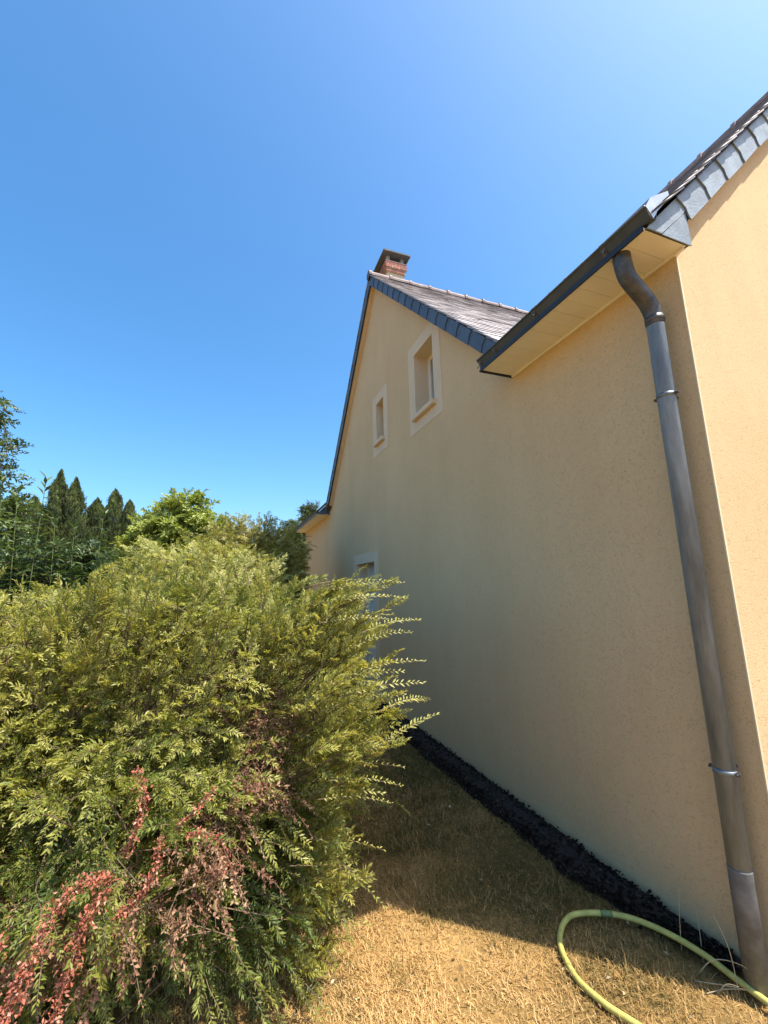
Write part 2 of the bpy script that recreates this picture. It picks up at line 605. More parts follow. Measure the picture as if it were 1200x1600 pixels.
# decking under the slates
yv0 = lambda x: APY - (RX - x)
yv1 = lambda x: APY + (RX - x)
CX = WX - .095            # verge of the cross gable
mk('decking', [(EX, VY + .02, zmain(EX) - .02), (EX, 2.46, zmain(EX) - .02), (CX + .1, 2.46, zmain(CX + .1) - .02), (RX, APY, RZ - .02), (RX, VY + .02, RZ - .02)], [(0, 1, 2, 3, 4)], BLACK, roof)
mk('decking', [(EX, FVY, zmain(EX) - .02), (EX, 8.95, zmain(EX) - .02), (CX + .1, 8.95, zmain(CX + .1) - .02), (RX, APY, RZ - .02), (RX, FVY, RZ - .02)], [(0, 1, 2, 3, 4)], BLACK, roof)
mk('decking', [(CX + .03, yv0(CX), zcross(yv0(CX)) - .02), (CX + .03, APY, APZ - .02), (RX, APY, APZ - .02)], [(0, 1, 2)], BLACK, roof)
mk('decking', [(CX + .03, yv1(CX), zcross(yv1(CX)) - .02), (CX + .03, APY, APZ - .02), (RX, APY, APZ - .02)], [(0, 1, 2)], BLACK, roof)
mk('slate_slope', [(RX, VY + .02, RZ), (RX, FVY, RZ), (gx + .3, FVY, 3.2), (gx + .3, VY + .02, 3.2)], [(0, 1, 2, 3)], SLATE, roof)

# one slate, local: x across, y up the slope, z out; lower edge at y=0
SW, SLN, ST = .212, .30, .007


def slate_local():
    hw = SW / 2 - .002
    return [(x, y, z) for x in (-hw, hw) for y in (0, SLN) for z in (0, ST)]


me_slate = bpy.data.meshes.new('slate')
me_slate.from_pydata(slate_local(), [], BOXF)
bm = bmesh.new(); bm.from_mesh(me_slate); bmesh.ops.recalc_face_normals(bm, faces=bm.faces); bm.to_mesh(me_slate); bm.free()
me_slate.materials.append(SLATE)
EXPO = .125


def slope_positions(O, U, Vv, length, x_range):
    """yield matrices for slates on a slope: O origin at eave, U across, Vv up the slope."""
    N = U.cross(Vv).normalized()
    if N.z < 0: N = -N
    rows = int(length / EXPO)
    for r in range(rows):
        s = r * EXPO
        x0, x1 = x_range(s)
        off = (r % 2) * SW / 2
        for k in range(int((x1 - x0) / SW) + 2):
            xc = x0 + max(0.0, k * SW - off)
            if xc > x1: continue
            tilt = math.atan(.017 / SLN) + random.gauss(0, .004)
            up = (Vv * math.cos(tilt) - N * math.sin(tilt)).normalized()
            rt = (U + up * random.gauss(0, .008)).normalized()
            up = (up - rt * up.dot(rt)).normalized()
            nn = rt.cross(up)
            if nn.z < 0: rt = -rt; nn = rt.cross(up)
            pos = O + U * xc + Vv * (s + random.gauss(0, .003)) + N * (.012 + random.random() * .003)
            M = Matrix((rt, up, nn)).transposed().to_4x4(); M.translation = pos
            yield M


def slates_as_objects(it, parent):
    for M in it:
        o = bpy.data.objects.new('slate', me_slate)
        COL.objects.link(o); o.parent = parent
        L = M.copy(); L.translation = M.translation - wloc(parent)
        o.matrix_local = L


def slates_joined(name, it, parent):
    base = np.array(slate_local()); Vs = []; n = 0; at = []
    for M in it:
        A = np.array(M)
        Vs.append(base @ A[:3, :3].T + A[:3, 3]); n += 1
    V = np.concatenate(Vs) - np.array(wloc(parent))
    Fq = (np.array(BOXF)[None] + (np.arange(n) * 8)[:, None, None]).reshape(-1, 4)
    o = put(name, np_mesh(name, V, Fq, SLATE_J, np.repeat(rng.random(n), 8)), wloc(parent), parent)
    o['kind'] = 'stuff'
    return o


def slate_joined_mat():
    m, nt, b = new_mat('roof_slate_joined')
    at = nt.nodes.new('ShaderNodeAttribute'); at.attribute_name = 'rnd'
    r = ramp(nt, [(0, (.10, .08, .07)), (.5, (.20, .165, .15)), (1, (.36, .31, .29))])
    nt.links.new(at.outputs['Fac'], r.inputs[0])
    n = noise(nt, 14, 5, .7, wpos(nt)); f = ramp(nt, [(.3, (.5,) * 3), (.7, (1.2,) * 3)])
    nt.links.new(n.outputs[0], f.inputs[0])
    mx = nt.nodes.new('ShaderNodeMixRGB'); mx.blend_type = 'MULTIPLY'; mx.inputs[0].default_value = 1
    nt.links.new(r.outputs[0], mx.inputs[1]); nt.links.new(f.outputs[0], mx.inputs[2])
    nt.links.new(mx.outputs[0], b.inputs['Base Color']); b.inputs['Roughness'].default_value = .5
    return m


SLATE_J = slate_joined_mat()
slopelen = (APZ - 3.25) / SL
# cross gable, slope towards the viewer: every slate its own object
yf = APY - (APZ - 3.25)
slates_as_objects(slope_positions(Vector((0, yf, 3.25)), Vector((1, 0, 0)), Vector((0, SL, SL)), slopelen - .05,
                  lambda s: (CX + SW / 2 - .02, max(CX, RX - (APZ - 3.25 - s * SL)) + .25)), roof)
# cross gable, far slope
slates_joined('slates', slope_positions(Vector((0, APY + (APZ - 3.25), 3.25)), Vector((1, 0, 0)), Vector((0, -SL, SL)), slopelen - .05,
              lambda s: (CX + SW / 2 - .02, max(CX, RX - (APZ - 3.25 - s * SL)) + .25)), roof)
# main slope, near piece (seen edge-on) and far piece
zl = zmain(EX)
MC = 1 / math.hypot(1, MS); MSN = MS * MC
mlen = (RX - EX) / MC
slates_joined('slates', slope_positions(Vector((EX, 0, zl)), Vector((0, 1, 0)), Vector((MC, 0, MSN)), mlen - .05,
              lambda s: (VY + SW / 2, max(2.42, yv0(EX + s * MC)) + .1)), roof)
slates_joined('slates', slope_positions(Vector((EX, 0, zl)), Vector((0, 1, 0)), Vector((MC, 0, MSN)), mlen - .05,
              lambda s: (min(8.98, yv1(EX + s * MC)) - .0, FVY - SW / 2)), roof)


# ridge tiles: half-round with a collar at the lapping end
def ridge_mesh(L=.36, r=.085):
    V = []; Fc = []; seg = 8
    prof = [(0, r), (.03, r), (.031, r * .86), (L + .02, r * .80)]
    prof = [(0, r * 1.12), (.045, r * 1.12), (.047, r * .92), (L + .03, r * .88)]
    for (y, rr) in prof:
        for k in range(seg + 1):
            a = math.pi * (-.12 + 1.24 * k / seg)
            V.append((rr * math.cos(a), y, rr * math.sin(a)))
    for i in range(len(prof) - 1):
        for k in range(seg):
            Fc.append((i * (seg + 1) + k, i * (seg + 1) + k + 1, (i + 1) * (seg + 1) + k + 1, (i + 1) * (seg + 1) + k))
    n0 = len(V)
    for k in range(seg + 1):      # inner lip, gives the collar thickness
        a = math.pi * (-.12 + 1.24 * k / seg)
        V.append((.8 * r * math.cos(a), 0, .8 * r * math.sin(a)))
    for k in range(seg):
        Fc.append((k + 1, k, n0 + k, n0 + k + 1))
    me = bpy.data.meshes.new('ridge_tile'); me.from_pydata(V, [], Fc)
    me.materials.append(RIDGE)
    return me


me_ridge = ridge_mesh(.36, .07)


def ridge_row(p0, d, n, step=.36):
    d = Vector(d)
    for i in range(n):
        o = bpy.data.objects.new('ridge_tile', me_ridge)
        COL.objects.link(o); o.parent = roof
        pos = Vector(p0) + d * (i * step) + Vector((0, 0, random.gauss(0, .003)))
        x = d.cross(Vector((0, 0, 1)))
        M = Matrix((x, d, Vector((0, 0, 1)))).transposed().to_4x4()
        M = M @ Matrix.Rotation(random.gauss(0, .012), 4, 'Z')
        M.translation = pos - wloc(roof)
        o.matrix_local = M


ridge_row((CX - .03, APY, APZ - .005), (1, 0, 0), 9)
ridge_row((RX, VY - .02, RZ - .005), (0, 1, 0), 13)
# closing disc at the gable end of the cross ridge
tube('ridge_end', [(CX - .035, APY, APZ - .03), (CX - .02, APY, APZ - .03)], .062, VSLATE, roof, 16)


# verge slates: one mesh in local coords (u along the slope, w across downwards, n outwards)
def verge_mesh(L, Wd, mat, round_r=.05):
    pts = [(L + .04, 0), (0.012, 0)]
    for k in range(5):           # rounded lower corner
        a = math.pi / 2 * k / 4
        pts.append((.012 - .012 + round_r * (1 - math.sin(a)) * .5, Wd * (.55 + .45 * k / 4)))
    pts.append((.035, Wd)); pts.append((L + .04, Wd))
    n = len(pts); t = .007
    V = [(u, -w, 0) for u, w in pts] + [(u, -w, t) for u, w in pts]
    Fc = [tuple(range(n - 1, -1, -1)), tuple(range(n, 2 * n))] + [(i, (i + 1) % n, n + (i + 1) % n, n + i) for i in range(n)]
    me = bpy.data.meshes.new('verge_slate'); me.from_pydata(V, [], Fc)
    bm = bmesh.new(); bm.from_mesh(me); bmesh.ops.recalc_face_normals(bm, faces=bm.faces); bm.to_mesh(me); bm.free()
    me.materials.append(mat)
    return me


me_v = verge_mesh(.275, .135, VSLATE_LIT)
me_vc = verge_mesh(.275, .125, VSLATE)


def verge_row(me, start, u, down_normal, out, n, step=.275):
    u = Vector(u).normalized(); up = -Vector(down_normal).normalized(); out = Vector(out)
    for i in range(n):
        tilt = math.atan(.009 / .3)
        uu = (u * math.cos(tilt) - out * math.sin(tilt)).normalized()
        nn = (out * math.cos(tilt) + u * math.sin(tilt)).normalized()
        M = Matrix((uu, up, nn)).transposed().to_4x4()
        M = M @ Matrix.Rotation(random.gauss(0, .008), 4, 'Z')
        M.translation = Vector(start) + u * (i * step) + out * .006 - wloc(roof)
        o = bpy.data.objects.new('verge_slate', me)
        COL.objects.link(o); o.parent = roof; o.matrix_local = M


VF = 1.105                # face of the near verge
# near verge: top edge of the slates follows the roof plane
vst = Vector((EX + .21, VF, zmain(EX + .21) - .015))
verge_row(me_v, vst, (MC, 0, MSN), (MSN, 0, -MC), (0, -1, 0), 16)
# cross gable verges (right going up from the eave, left mirrored)
cs = Vector((CX, yv0(CX) + .05, zcross(yv0(CX) + .05) - .012))
verge_row(me_vc, cs, (0, SL, SL), (0, SL, -SL), (-1, 0, 0), 16)
cs2 = Vector((CX, yv1(CX) - .05, zcross(yv1(CX) - .05) - .012))
verge_row(me_vc, cs2, (0, -SL, SL), (0, -SL, -SL), (-1, 0, 0), 16)


# bargeboards behind the verge slates and the strips that close their underside
def strip(name, a, b, off, mat, parent, w0, w1):
    """board between two lines given by end points a,b, extruded by vector off"""
    a, b, off, w0, w1 = map(Vector, (a, b, off, w0, w1))
    V = [a + w0, b + w0, b + w1, a + w1]; V += [v + off for v in V]
    return mk(name, V, [(0, 1, 2, 3), (7, 6, 5, 4), (0, 4, 5, 1), (1, 5, 6, 2), (2, 6, 7, 3), (3, 7, 4, 0)], mat, parent)


strip('bargeboard', (2.06, VF + .004, zmain(2.06) - .03), (RX, VF + .004, RZ - .03), (0, .018, 0), BLACK, roof, (0, 0, 0), (0, 0, -.165))
strip('verge_soffit', (WX + .02, VF + .022, zmain(WX + .02) - .17), (RX, VF + .022, RZ - .17), (0, NY - VF - .02, 0), SOFFIT, roof, (0, 0, 0), (0, 0, -.012))
for sgn, yy in ((1, yv0(CX) + .02), (-1, yv1(CX) - .02)):
    strip('bargeboard', (CX + .004, yy, zcross(yy) - .03), (CX + .004, APY, APZ - .03), (.018, 0, 0), BLACK, roof, (0, 0, 0), (0, 0, -.15))
    strip('verge_soffit', (CX + .022, yy + sgn * .1, zcross(yy + sgn * .1) - .155), (CX + .022, APY, APZ - .155), (WX - CX - .02, 0, 0), TRIM, roof, (0, 0, 0), (0, 0, -.012))

# slate-clad closing piece at the near foot of the verge: lower slate and corner slate with a seam
zb0 = 3.212


def slab(name, poly, y0, y1, mat, parent):
    n = len(poly)
    V = [(x, y0, z) for x, z in poly] + [(x, y1, z) for x, z in poly]
    return mk(name, V, [tuple(range(n)), tuple(range(2 * n - 1, n - 1, -1))] + [(i, (i + 1) % n, n + (i + 1) % n, n + i) for i in range(n)], mat, parent)


slab('verge_slate', [(1.757, zb0), (1.79, zmain(1.79) - .02), (2.12, zmain(2.12) - .02), (2.14, zmain(2.14) - .13), (2.02, 3.365), (1.853, zb0)], VF - .004, VF + .003, VSLATE_LIT, roof)
slab('verge_slate', [(1.858, zb0 - .002), (2.03, 3.374), (2.062, 3.40), (2.066, zb0 - .002)], VF - .002, VF + .003, VSLATE_LIT, roof)
slab('bargeboard', [(1.762, zb0 + .004), (1.80, zmain(1.80) - .06), (2.09, zmain(2.09) - .10), (2.060, zb0 + .004)], VF + .004, NY - .001, BLACK, roof)
mk('verge_slate', [(1.76, 8.92, 3.2), (1.80, 8.92, zmain(1.80) - .03), (2.04, 8.92, zmain(2.04) - .03), (2.04, 8.92, 3.2)] +
   [(1.76, 8.94, 3.2), (1.80, 8.94, zmain(1.80) - .03), (2.04, 8.94, zmain(2.04) - .03), (2.04, 8.94, 3.2)],
   [(0, 1, 2, 3), (7, 6, 5, 4)] + [(i, (i + 1) % 4, 4 + (i + 1) % 4, 4 + i) for i in range(4)], VSLATE, roof)

# ---- soffit boards
soffit = empty('soffit', (1.9, 1.8, 3.215), house)
y = VF + .012
k = 0
while y < 2.44:
    w = min(.1, 2.455 - y)
    box('soffit_board', (1.752, y, 3.214 + .0006 * (k % 2)), (WX - .002, y + w - .0022, 3.226), SOFFIT, soffit)
    y += w; k += 1
box('edge_trim', (1.742, VF + .012, 3.206), (1.7515, 2.46, 3.235), BLACK, soffit)
box('edge_trim', (1.742, 2.4602, 3.204), (WX - .001, 2.472, 3.222), BLACK, soffit)
box('corner_batten', (WX - .018, VF + .02, 3.200), (WX - .0025, 2.455, 3.2135), SOFFIT, soffit)
soffit2 = empty('soffit', (1.9, 10.5, 3.2), house)
y = 8.945
while y < FY:
    box('soffit_board', (1.752, y, 3.2), (WX - .002, min(y + .247, FY + .04), 3.212), SOFFIT, soffit2)
    y += .25
box('edge_trim', (1.742, 8.945, 3.194), (1.7515, FY + .05, 3.235), BLACK, soffit2)
box('edge_trim', (1.742, FY + .0502, 3.19), (WX - .001, FY + .06, 3.24), BLACK, soffit2)


# ---- gutters
def gutter(y0, y1, caps):
    prof = [(1.790, 3.250), (1.752, 3.237), (1.722, 3.288), (1.716, 3.290)]
    g = empty('gutter', (1.75, (y0 + y1) / 2, 3.25), house)
    outer = [(1.800, 3.30), (1.785, 3.24), (1.752, 3.236), (1.722, 3.285)]
    inner = [(1.7265, 3.284), (1.755, 3.241), (1.782, 3.245), (1.796, 3.30)]
    prism('trough', outer + inner, 1, y0, y1, ZINC_D, g)
    tube('bead', [(1.722, y0, 3.289), (1.722, y1, 3.289)], .0075, ZINC_D, g, 10)
    return g


gut = gutter(1.075, 2.463, True)
# lapped lower fascia strip under the trough
box('fascia', (1.748, 1.10, 3.2352), (1.76, 2.455, 3.262), ZINC_D, gut)
for yy in (1.30, 1.82, 2.24, 2.43):
    br = prism('bracket', [(1.7155, 3.296), (1.7475, 3.232), (1.7535, 3.235), (1.7215, 3.299)], 1, yy, yy + .028, PIPE_OLD, gut)
    tube('screw', [(1.731, yy + .014, 3.258), (1.724, yy + .014, 3.254)], .006, ZINC, br, 8)
# bright zinc end cap folded up over the roof edge
mk('end_cap', [(1.724, 1.073, 3.290), (1.765, 1.073, 3.352), (1.90, 1.073, 3.437), (1.905, 1.073, 3.40), (1.800, 1.073, 3.290), (1.765, 1.073, 3.238)] +
   [(1.724, 1.078, 3.290), (1.765, 1.078, 3.352), (1.90, 1.078, 3.437), (1.905, 1.078, 3.40), (1.800, 1.078, 3.290), (1.765, 1.078, 3.238)],
   [(0, 1, 2, 3, 4, 5), (11, 10, 9, 8, 7, 6)] + [(i, (i + 1) % 6, 6 + (i + 1) % 6, 6 + i) for i in range(6)], ZINC_B, gut)
mk('roof_flashing', [(1.722, 1.079, 3.288), (1.765, 1.079, 3.352), (1.90, 1.079, 3.437), (1.722, 2.46, 3.292), (1.80, 2.46, 3.345), (1.90, 2.46, 3.432)],
   [(0, 1, 4, 3), (1, 2, 5, 4)], ZINC_D, gut)
gutter(8.9, FY + .05, False)

# ---- downpipe with swan neck, collars and brackets
dp = empty('downpipe', (1.965, 1.265, 0), house)
PX, PY = 1.965, 1.268
neck = spline([(1.795, 1.270, 3.235), (1.797, 1.270, 3.17), (1.815, 1.270, 3.10), (1.87, 1.268, 3.04), (1.925, 1.268, 2.99), (1.958, 1.268, 2.93), (PX, PY, 2.86)], 5)
tube('swan_neck', neck, .041, PIPE_OLD, dp, 20)
tube('pipe_section', [(PX, PY, 2.91), (PX, PY, 2.89), (PX, PY, .42)], .040, PIPE, dp, 24)
tube('pipe_section', [(PX, PY, .455), (PX, PY, .45), (PX + .001, PY, .05)], .0418, PIPE_LOW, dp, 24)
tube('collar', [(PX, PY, 2.905), (PX, PY, 2.875)], .0435, PIPE_OLD, dp, 20)
for zz in (2.47, .80):
    br = tube('bracket', [(PX, PY, zz), (PX, PY, zz + .018)], .0428, ZINC, dp, 24)
    for s in (-1, 1):
        box('lug', (PX - .006, PY + s * .050 - .009, zz + .002), (PX + .006, PY + s * .050 + .009, zz + .017), PIPE_OLD, br, .003)
        tube('bolt', [(PX - .014, PY + s * .052, zz + .010), (PX + .014, PY + s * .052, zz + .010)], .004, PIPE_OLD, br, 8)
    tube('wall_pin', [(PX + .04, PY, zz + .013), (WX + .01, PY, zz + .013)], .006, ZINC, br, 8)

# ---- chimney
ch = empty('chimney', (2.5, 6.1, 6.3), house)
cx0, cx1, cy0, cy1 = 2.33, 2.69, 5.80, 6.42
box('stack', (cx0 + .025, cy0 + .025, 5.75), (cx1 - .025, cy1 - .025, 6.985), TRIM, ch)
box('flashing', (cx0 + .005, cy0 + .002, 6.2), (cx1 - .005, cy1, 6.60), ZINC_B, ch)


def brick_course(z, h, grow, off):
    x0, x1, y0, y1 = cx0 - grow, cx1 + grow, cy0 - grow, cy1 + grow
    box('mortar', (x0 + .006, y0 + .006, z), (x1 - .006, y1 - .006, z + h), MORTAR, ch)
    j = .012
    d = .06
    # long runs front/back along X, sides along Y
    def run(a0, a1, L, o):
        out = []; a = a0 - o
        while a < a1 - .02:
            s, e = max(a, a0), min(a + L, a1)
            if e - s > .03: out.append((s, e - j if e < a1 else e))
            a += L
        return out
    for s, e in run(x0, x1, .135, off):
        box('brick', (s, y0, z + .001), (e, y0 + d, z + h - j), BRICK, ch, .003)
        box('brick', (s, y1 - d, z + .001), (e, y1, z + h - j), BRICK, ch, .003)
    for s, e in run(y0 + d + j, y1 - d - j, .16, off):
        box('brick', (x0, s, z + .001), (x0 + d, e, z + h - j), BRICK, ch, .003)
        box('brick', (x1 - d, s, z + .001), (x1, e, z + h - j), BRICK, ch, .003)


brick_course(6.98, .068, .004, .05)
brick_course(7.048, .068, .020, .0)
brick_course(7.116, .068, .020, .07)
for px in (cx0 + .05, cx1 - .05):
    for py in (cy0 + .05, cy1 - .05):
        box('post', (px - .027, py - .027, 7.18), (px + .027, py + .027, 7.30), CONC, ch)
box('flue', (cx0 + .09, cy0 + .12, 6.9), (cx1 - .09, cy1 - .12, 7.20), BLACK, ch)
prism('cap', [(cx0 - .075, 7.298), (cx1 + .075, 7.298), (cx1 + .07, 7.335), (cx0 - .07, 7.335)], 1, cy0 - .08, cy1 + .08, CAPM, ch, .006)

# ------------------------------------------------------------------ foliage engine (numpy)
def unit(v):
    return v / np.maximum(np.linalg.norm(v, axis=-1, keepdims=True), 1e-9)


def leaves_geom(B, D, N, L, W, fold=.25):
    """rhombic folded leaves. B base, D direction, N normal (m,3); L, W (m,)"""
    D = unit(D); S = unit(np.cross(D, N)); N = np.cross(S, D)
    L = L[:, None]; W = W[:, None]
    mid = B + D * L * .45
    v0 = B; v1 = mid + S * W * .5 + N * W * fold; v2 = B + D * L - N * L * .06; v3 = mid - S * W * .5 + N * W * fold
    V = np.stack([v0, v1, v2, v3], 1).reshape(-1, 3)
    b = np.arange(len(B))[:, None] * 4
    Fc = np.concatenate([b + [0, 1, 2], b + [0, 2, 3]], 0)
    return V, Fc


def ribbons(P0, P1, P2, r0, r1):
    """three-sided twigs through three points each (n,3)"""
    n = len(P0); T = unit(P2 - P0)
    A = unit(np.cross(T, np.tile([0.3, .2, 1.0], (n, 1)))); Bv = np.cross(T, A)
    V = []
    for P, r in ((P0, r0), (P1, (r0 + r1) / 2), (P2, r1)):
        for k in range(3):
            a = 2 * math.pi * k / 3
            V.append(P + (A * math.cos(a) + Bv * math.sin(a)) * np.asarray(r).reshape(-1, 1))
    V = np.stack(V, 1).reshape(-1, 3)
    b = np.arange(n)[:, None] * 9
    Fc = []
    for i in range(2):
        for k in range(3):
            Fc.append(b + [i * 3 + k, i * 3 + (k + 1) % 3, (i + 1) * 3 + (k + 1) % 3, (i + 1) * 3 + k])
    return V, np.concatenate(Fc, 0)


class Foliage:
    def __init__(s):
        s.LV, s.LF, s.LA, s.nl = [], [], [], 0
        s.TV, s.TF, s.nt = [], [], 0

    def add_leaves(s, V, Fc, at):
        s.LV.append(V); s.LF.append(Fc + s.nl); s.LA.append(np.repeat(at, 4)); s.nl += len(V)

    def add_twigs(s, V, Fc):
        s.TV.append(V); s.TF.append(Fc + s.nt); s.nt += len(V)

    def shoots(s, P0, D0, L, nleaf, ll, lw, droop=.25, hue=None, ang=.9, tipgrow=.25, flat=.35, bare=.08, rt=.0016, jitter=.25, nrm=None):
        """leafy shoots: two ranks of leaves along a drooping axis."""
        n = len(P0); D0 = unit(D0)
        hue = np.full(n, .5) if hue is None else hue
        t = np.linspace(bare, 1, nleaf)[None, :] + rng.normal(0, .012, (n, nleaf))
        Lx = L[:, None, None]; T = t[..., None]
        dr = np.array([0, 0, -1.0]) * droop
        P = P0[:, None] + D0[:, None] * Lx * T + dr * Lx * T ** 2
        tan = unit(D0[:, None] + 2 * dr * T)
        up = rng.normal(0, flat, (n, 1, 3)) + (np.array([0, 0, 1.0]) if nrm is None else nrm[:, None]); up = np.repeat(up, nleaf, 1)
        side = unit(np.cross(tan, up)); up = np.cross(side, tan)
        sg = np.where(np.arange(nleaf) % 2 == 0, 1., -1.)[None, :, None]
        a = (ang * (1 - .55 * t ** 3))[..., None] + rng.normal(0, jitter * .5, (n, nleaf, 1))
        Dl = tan * np.cos(a) + side * sg * np.sin(a) + up * rng.normal(.12, jitter, (n, nleaf, 1))
        Nl = up + rng.normal(0, jitter, (n, nleaf, 3))
        sz = (1 - .45 * np.abs(t - .45) * 1.3) * rng.uniform(.75, 1.2, (n, nleaf)) * rng.uniform(.68, 1.28, (n, 1))
        B = P.reshape(-1, 3)
        V, Fc = leaves_geom(B, Dl.reshape(-1, 3), Nl.reshape(-1, 3), (ll * sz).ravel(), (lw * sz).ravel())
        at = np.clip(hue[:, None] + tipgrow * (t - .5) + rng.normal(0, .10, (n, nleaf)), 0, 1)
        s.add_leaves(V, Fc, at.ravel())
        e = P0 + D0 * L[:, None] + dr * L[:, None]; m = P0 + D0 * L[:, None] * .5 + dr * L[:, None] * .25
        V, Fc = ribbons(P0, m, e, np.full(n, rt), np.full(n, rt * .45))
        s.add_twigs(V, Fc)

    def branches(s, P0, D0, L, nside, sl, nleaf, ll, lw, droop=.2, hue=None, rt=.004, spread=.8, nrm=None, **kw):
        """branches with alternate leafy side shoots (and a leafy end)."""
        n = len(P0); D0 = unit(D0)
        hue = np.full(n, .5) if hue is None else hue
        dr = np.array([0, 0, -1.0]) * droop
        e = P0 + D0 * L[:, None] + dr * L[:, None]; m = P0 + D0 * L[:, None] * .5 + dr * L[:, None] * .25
        V, Fc = ribbons(P0, m, e, np.full(n, rt), np.full(n, rt * .4)); s.add_twigs(V, Fc)
        t = np.linspace(.3, 1, nside)[None, :] + rng.normal(0, .02, (n, nside)); T = t[..., None]
        P = P0[:, None] + D0[:, None] * L[:, None, None] * T + dr * L[:, None, None] * T ** 2
        tan = unit(D0[:, None] + 2 * dr * T)
        up = np.repeat(rng.normal(0, .4, (n, 1, 3)) + (np.array([0, 0, 1.0]) if nrm is None else nrm[:, None]), nside, 1)
        side = unit(np.cross(tan, up)); up = np.cross(side, tan)
        sg = np.where(np.arange(nside) % 2 == 0, 1., -1.)[None, :, None]
        a = spread * (1 - .85 * np.clip((T - .3) / .7, 0, 1) ** 2) + rng.normal(0, .15, T.shape)
        D = tan * np.cos(a) + side * sg * np.sin(a) + up * rng.normal(.15, .25, T.shape)
        ln = sl * (1.05 - .5 * t) * rng.uniform(.7, 1.3, (n, nside))
        ln[:, -1] *= 1.5
        hh = np.clip(np.repeat(hue[:, None], nside, 1) + rng.normal(0, .06, (n, nside)), 0, 1)
        s.shoots(P.reshape(-1, 3), D.reshape(-1, 3), ln.ravel(), nleaf, ll, lw, droop=droop, hue=hh.ravel(), nrm=None if nrm is None else np.repeat(nrm, nside, 0), **kw)

    def build(s, root, lname, lmat, tname, tmat, extra_stems=None, label=None):
        L = np.array(wloc(root))
        if s.LV:
            o = put(lname, np_mesh(lname, np.concatenate(s.LV) - L, np.concatenate(s.LF), lmat, np.concatenate(s.LA)), wloc(root), root)
            o['kind'] = 'stuff'
            if label: o['label'] = label
        if s.TV:
            o = put(tname, np_mesh(tname, np.concatenate(s.TV) - L, np.concatenate(s.TF), tmat), wloc(root), root)
            o['kind'] = 'stuff'


def sph(n):
    v = rng.normal(0, 1, (n, 3))
    return unit(v)


def vnoise(P, f, seed=0):
    """cheap smooth value in -1..1 from a few sines"""
    r = np.random.default_rng(seed); out = 0
    for _ in range(5):
        k = r.normal(0, f, 3); out = out + np.sin(P @ k + r.uniform(0, 6.28))
    return out / 3.2


# ------------------------------------------------------------------ the big foreground shrub
shrub = empty('shrub', (-.7, 3.2, 0))
tag(shrub, 'large feathery yellow-green shrub with dead reddish sprays in front of the house', 'shrub')
SC = np.array([-.70, 3.40, .62]); SA = np.array([1.50, 1.72, 1.16]); SPW = 3.6


def env_radius(d):
    A = np.where(d[:, 2:3] < 0, np.array([1.34, 1.50, .66]), SA)
    return (np.sum(np.abs(d / A) ** SPW, 1)) ** (-1 / SPW)


def env_points(n, depth=.5, lo=-.55):
    d = sph(n * 5)
    w = np.ones(len(d))
    front = d @ unit(np.array([.45, -1.0, .25]))
    keep = (d[:, 2] > lo) & (rng.random(len(d)) < np.clip(.35 + .75 * front, .12, 1))
    d = d[keep][:n]
    r = env_radius(d)
    P = SC + d * r[:, None]
    bump = vnoise(P, 3.2, 3) * .17 + vnoise(P, 7, 5) * .09
    out = unit(d / (SA ** 2))
    P = P + out * (bump[:, None]) - out * (rng.random((len(d), 1)) ** 1.6 * depth)
    return P, out


def dead_zone(P):
    """patches of the front where the foliage has died back"""
    z = np.zeros(len(P))
    for c, r in (((.22, 1.74, 1.07), .20), ((.21, 1.74, .93), .16), ((.02, 1.66, .72), .13), ((-.26, 1.60, .62), .12), ((-.50, 1.62, .55), .17)):
        z = np.maximum(z, 1 - np.linalg.norm((P - np.array(c)) / [1.15, 2.4, 1.15], axis=1) / r)
    return z


fo = Foliage()
P, out = env_points(4700, .50)
ok = (P[:, 2] > .04) & (P[:, 2] < 1.64 - .36 * np.clip((P[:, 0] + .1) / .8, 0, 1) + .10 * vnoise(P, 5, 17) - .04 * np.clip((-.4 - P[:, 0]) / .5, 0, 1))
P, out = P[ok], out[ok]
dz = dead_zone(P)
gap = vnoise(P, 6.0, 41) + .6 * vnoise(P, 11.0, 42)
keep = (dz < rng.uniform(.0, .35, len(P))) & (gap < rng.uniform(.5, 1.5, len(P)))
P, out = P[keep], out[keep]
n = len(P)
Lb = rng.uniform(.30, .62, n)
dirs = unit(out * 1.0 + rng.normal(0, .38, (n, 3)) + np.array([.12, -.05, .38]))
hue = np.clip(.60 + .22 * vnoise(P, 2.6, 9) + .10 * (P[:, 2] - .95) + rng.normal(0, .10, n), .05, .95)
fo.branches(P - dirs * Lb[:, None] * .85, dirs, Lb, 8, .14, 21, .0255, .0080, droop=.22, hue=hue, jitter=.34, nrm=np.array([0, 0, .55]) + .85 * out)
# long plumes breaking the outline on the right and on top
plume_tips = [(.89, 2.1, 1.68), (.98, 2.1, 1.46), (.95, 1.92, 1.03), (.80, 1.95, .83), (.72, 2.0, .24), (.86, 2.15, 1.30), (.90, 2.05, 1.17),
              (.72, 2.0, .60), (.66, 2.02, .42), (.74, 2.25, 1.62), (.50, 2.4, 1.66), (.90, 2.2, 1.54), (.30, 2.6, 1.72), (.05, 2.9, 1.80),
              (-.3, 3.1, 1.85), (-.55, 3.3, 1.88), (.62, 2.1, .14), (.55, 1.98, .30), (.78, 1.9, .95), (.92, 2.3, 1.40), (.60, 1.9, 1.50), (.75, 1.85, 1.22)]
tp = np.array(plume_tips)
tp = np.concatenate([tp] + [tp - np.array([.10, 0, .07]) * k + rng.normal(0, [.03, .10, .07], tp.shape) for k in (.6, 1.2, 1.8, 2.4)])
tp = np.array([0, 0, H]) + (tp - np.array([0, 0, H])) * np.where(tp[:, :1] > .45, .88, 1.0)
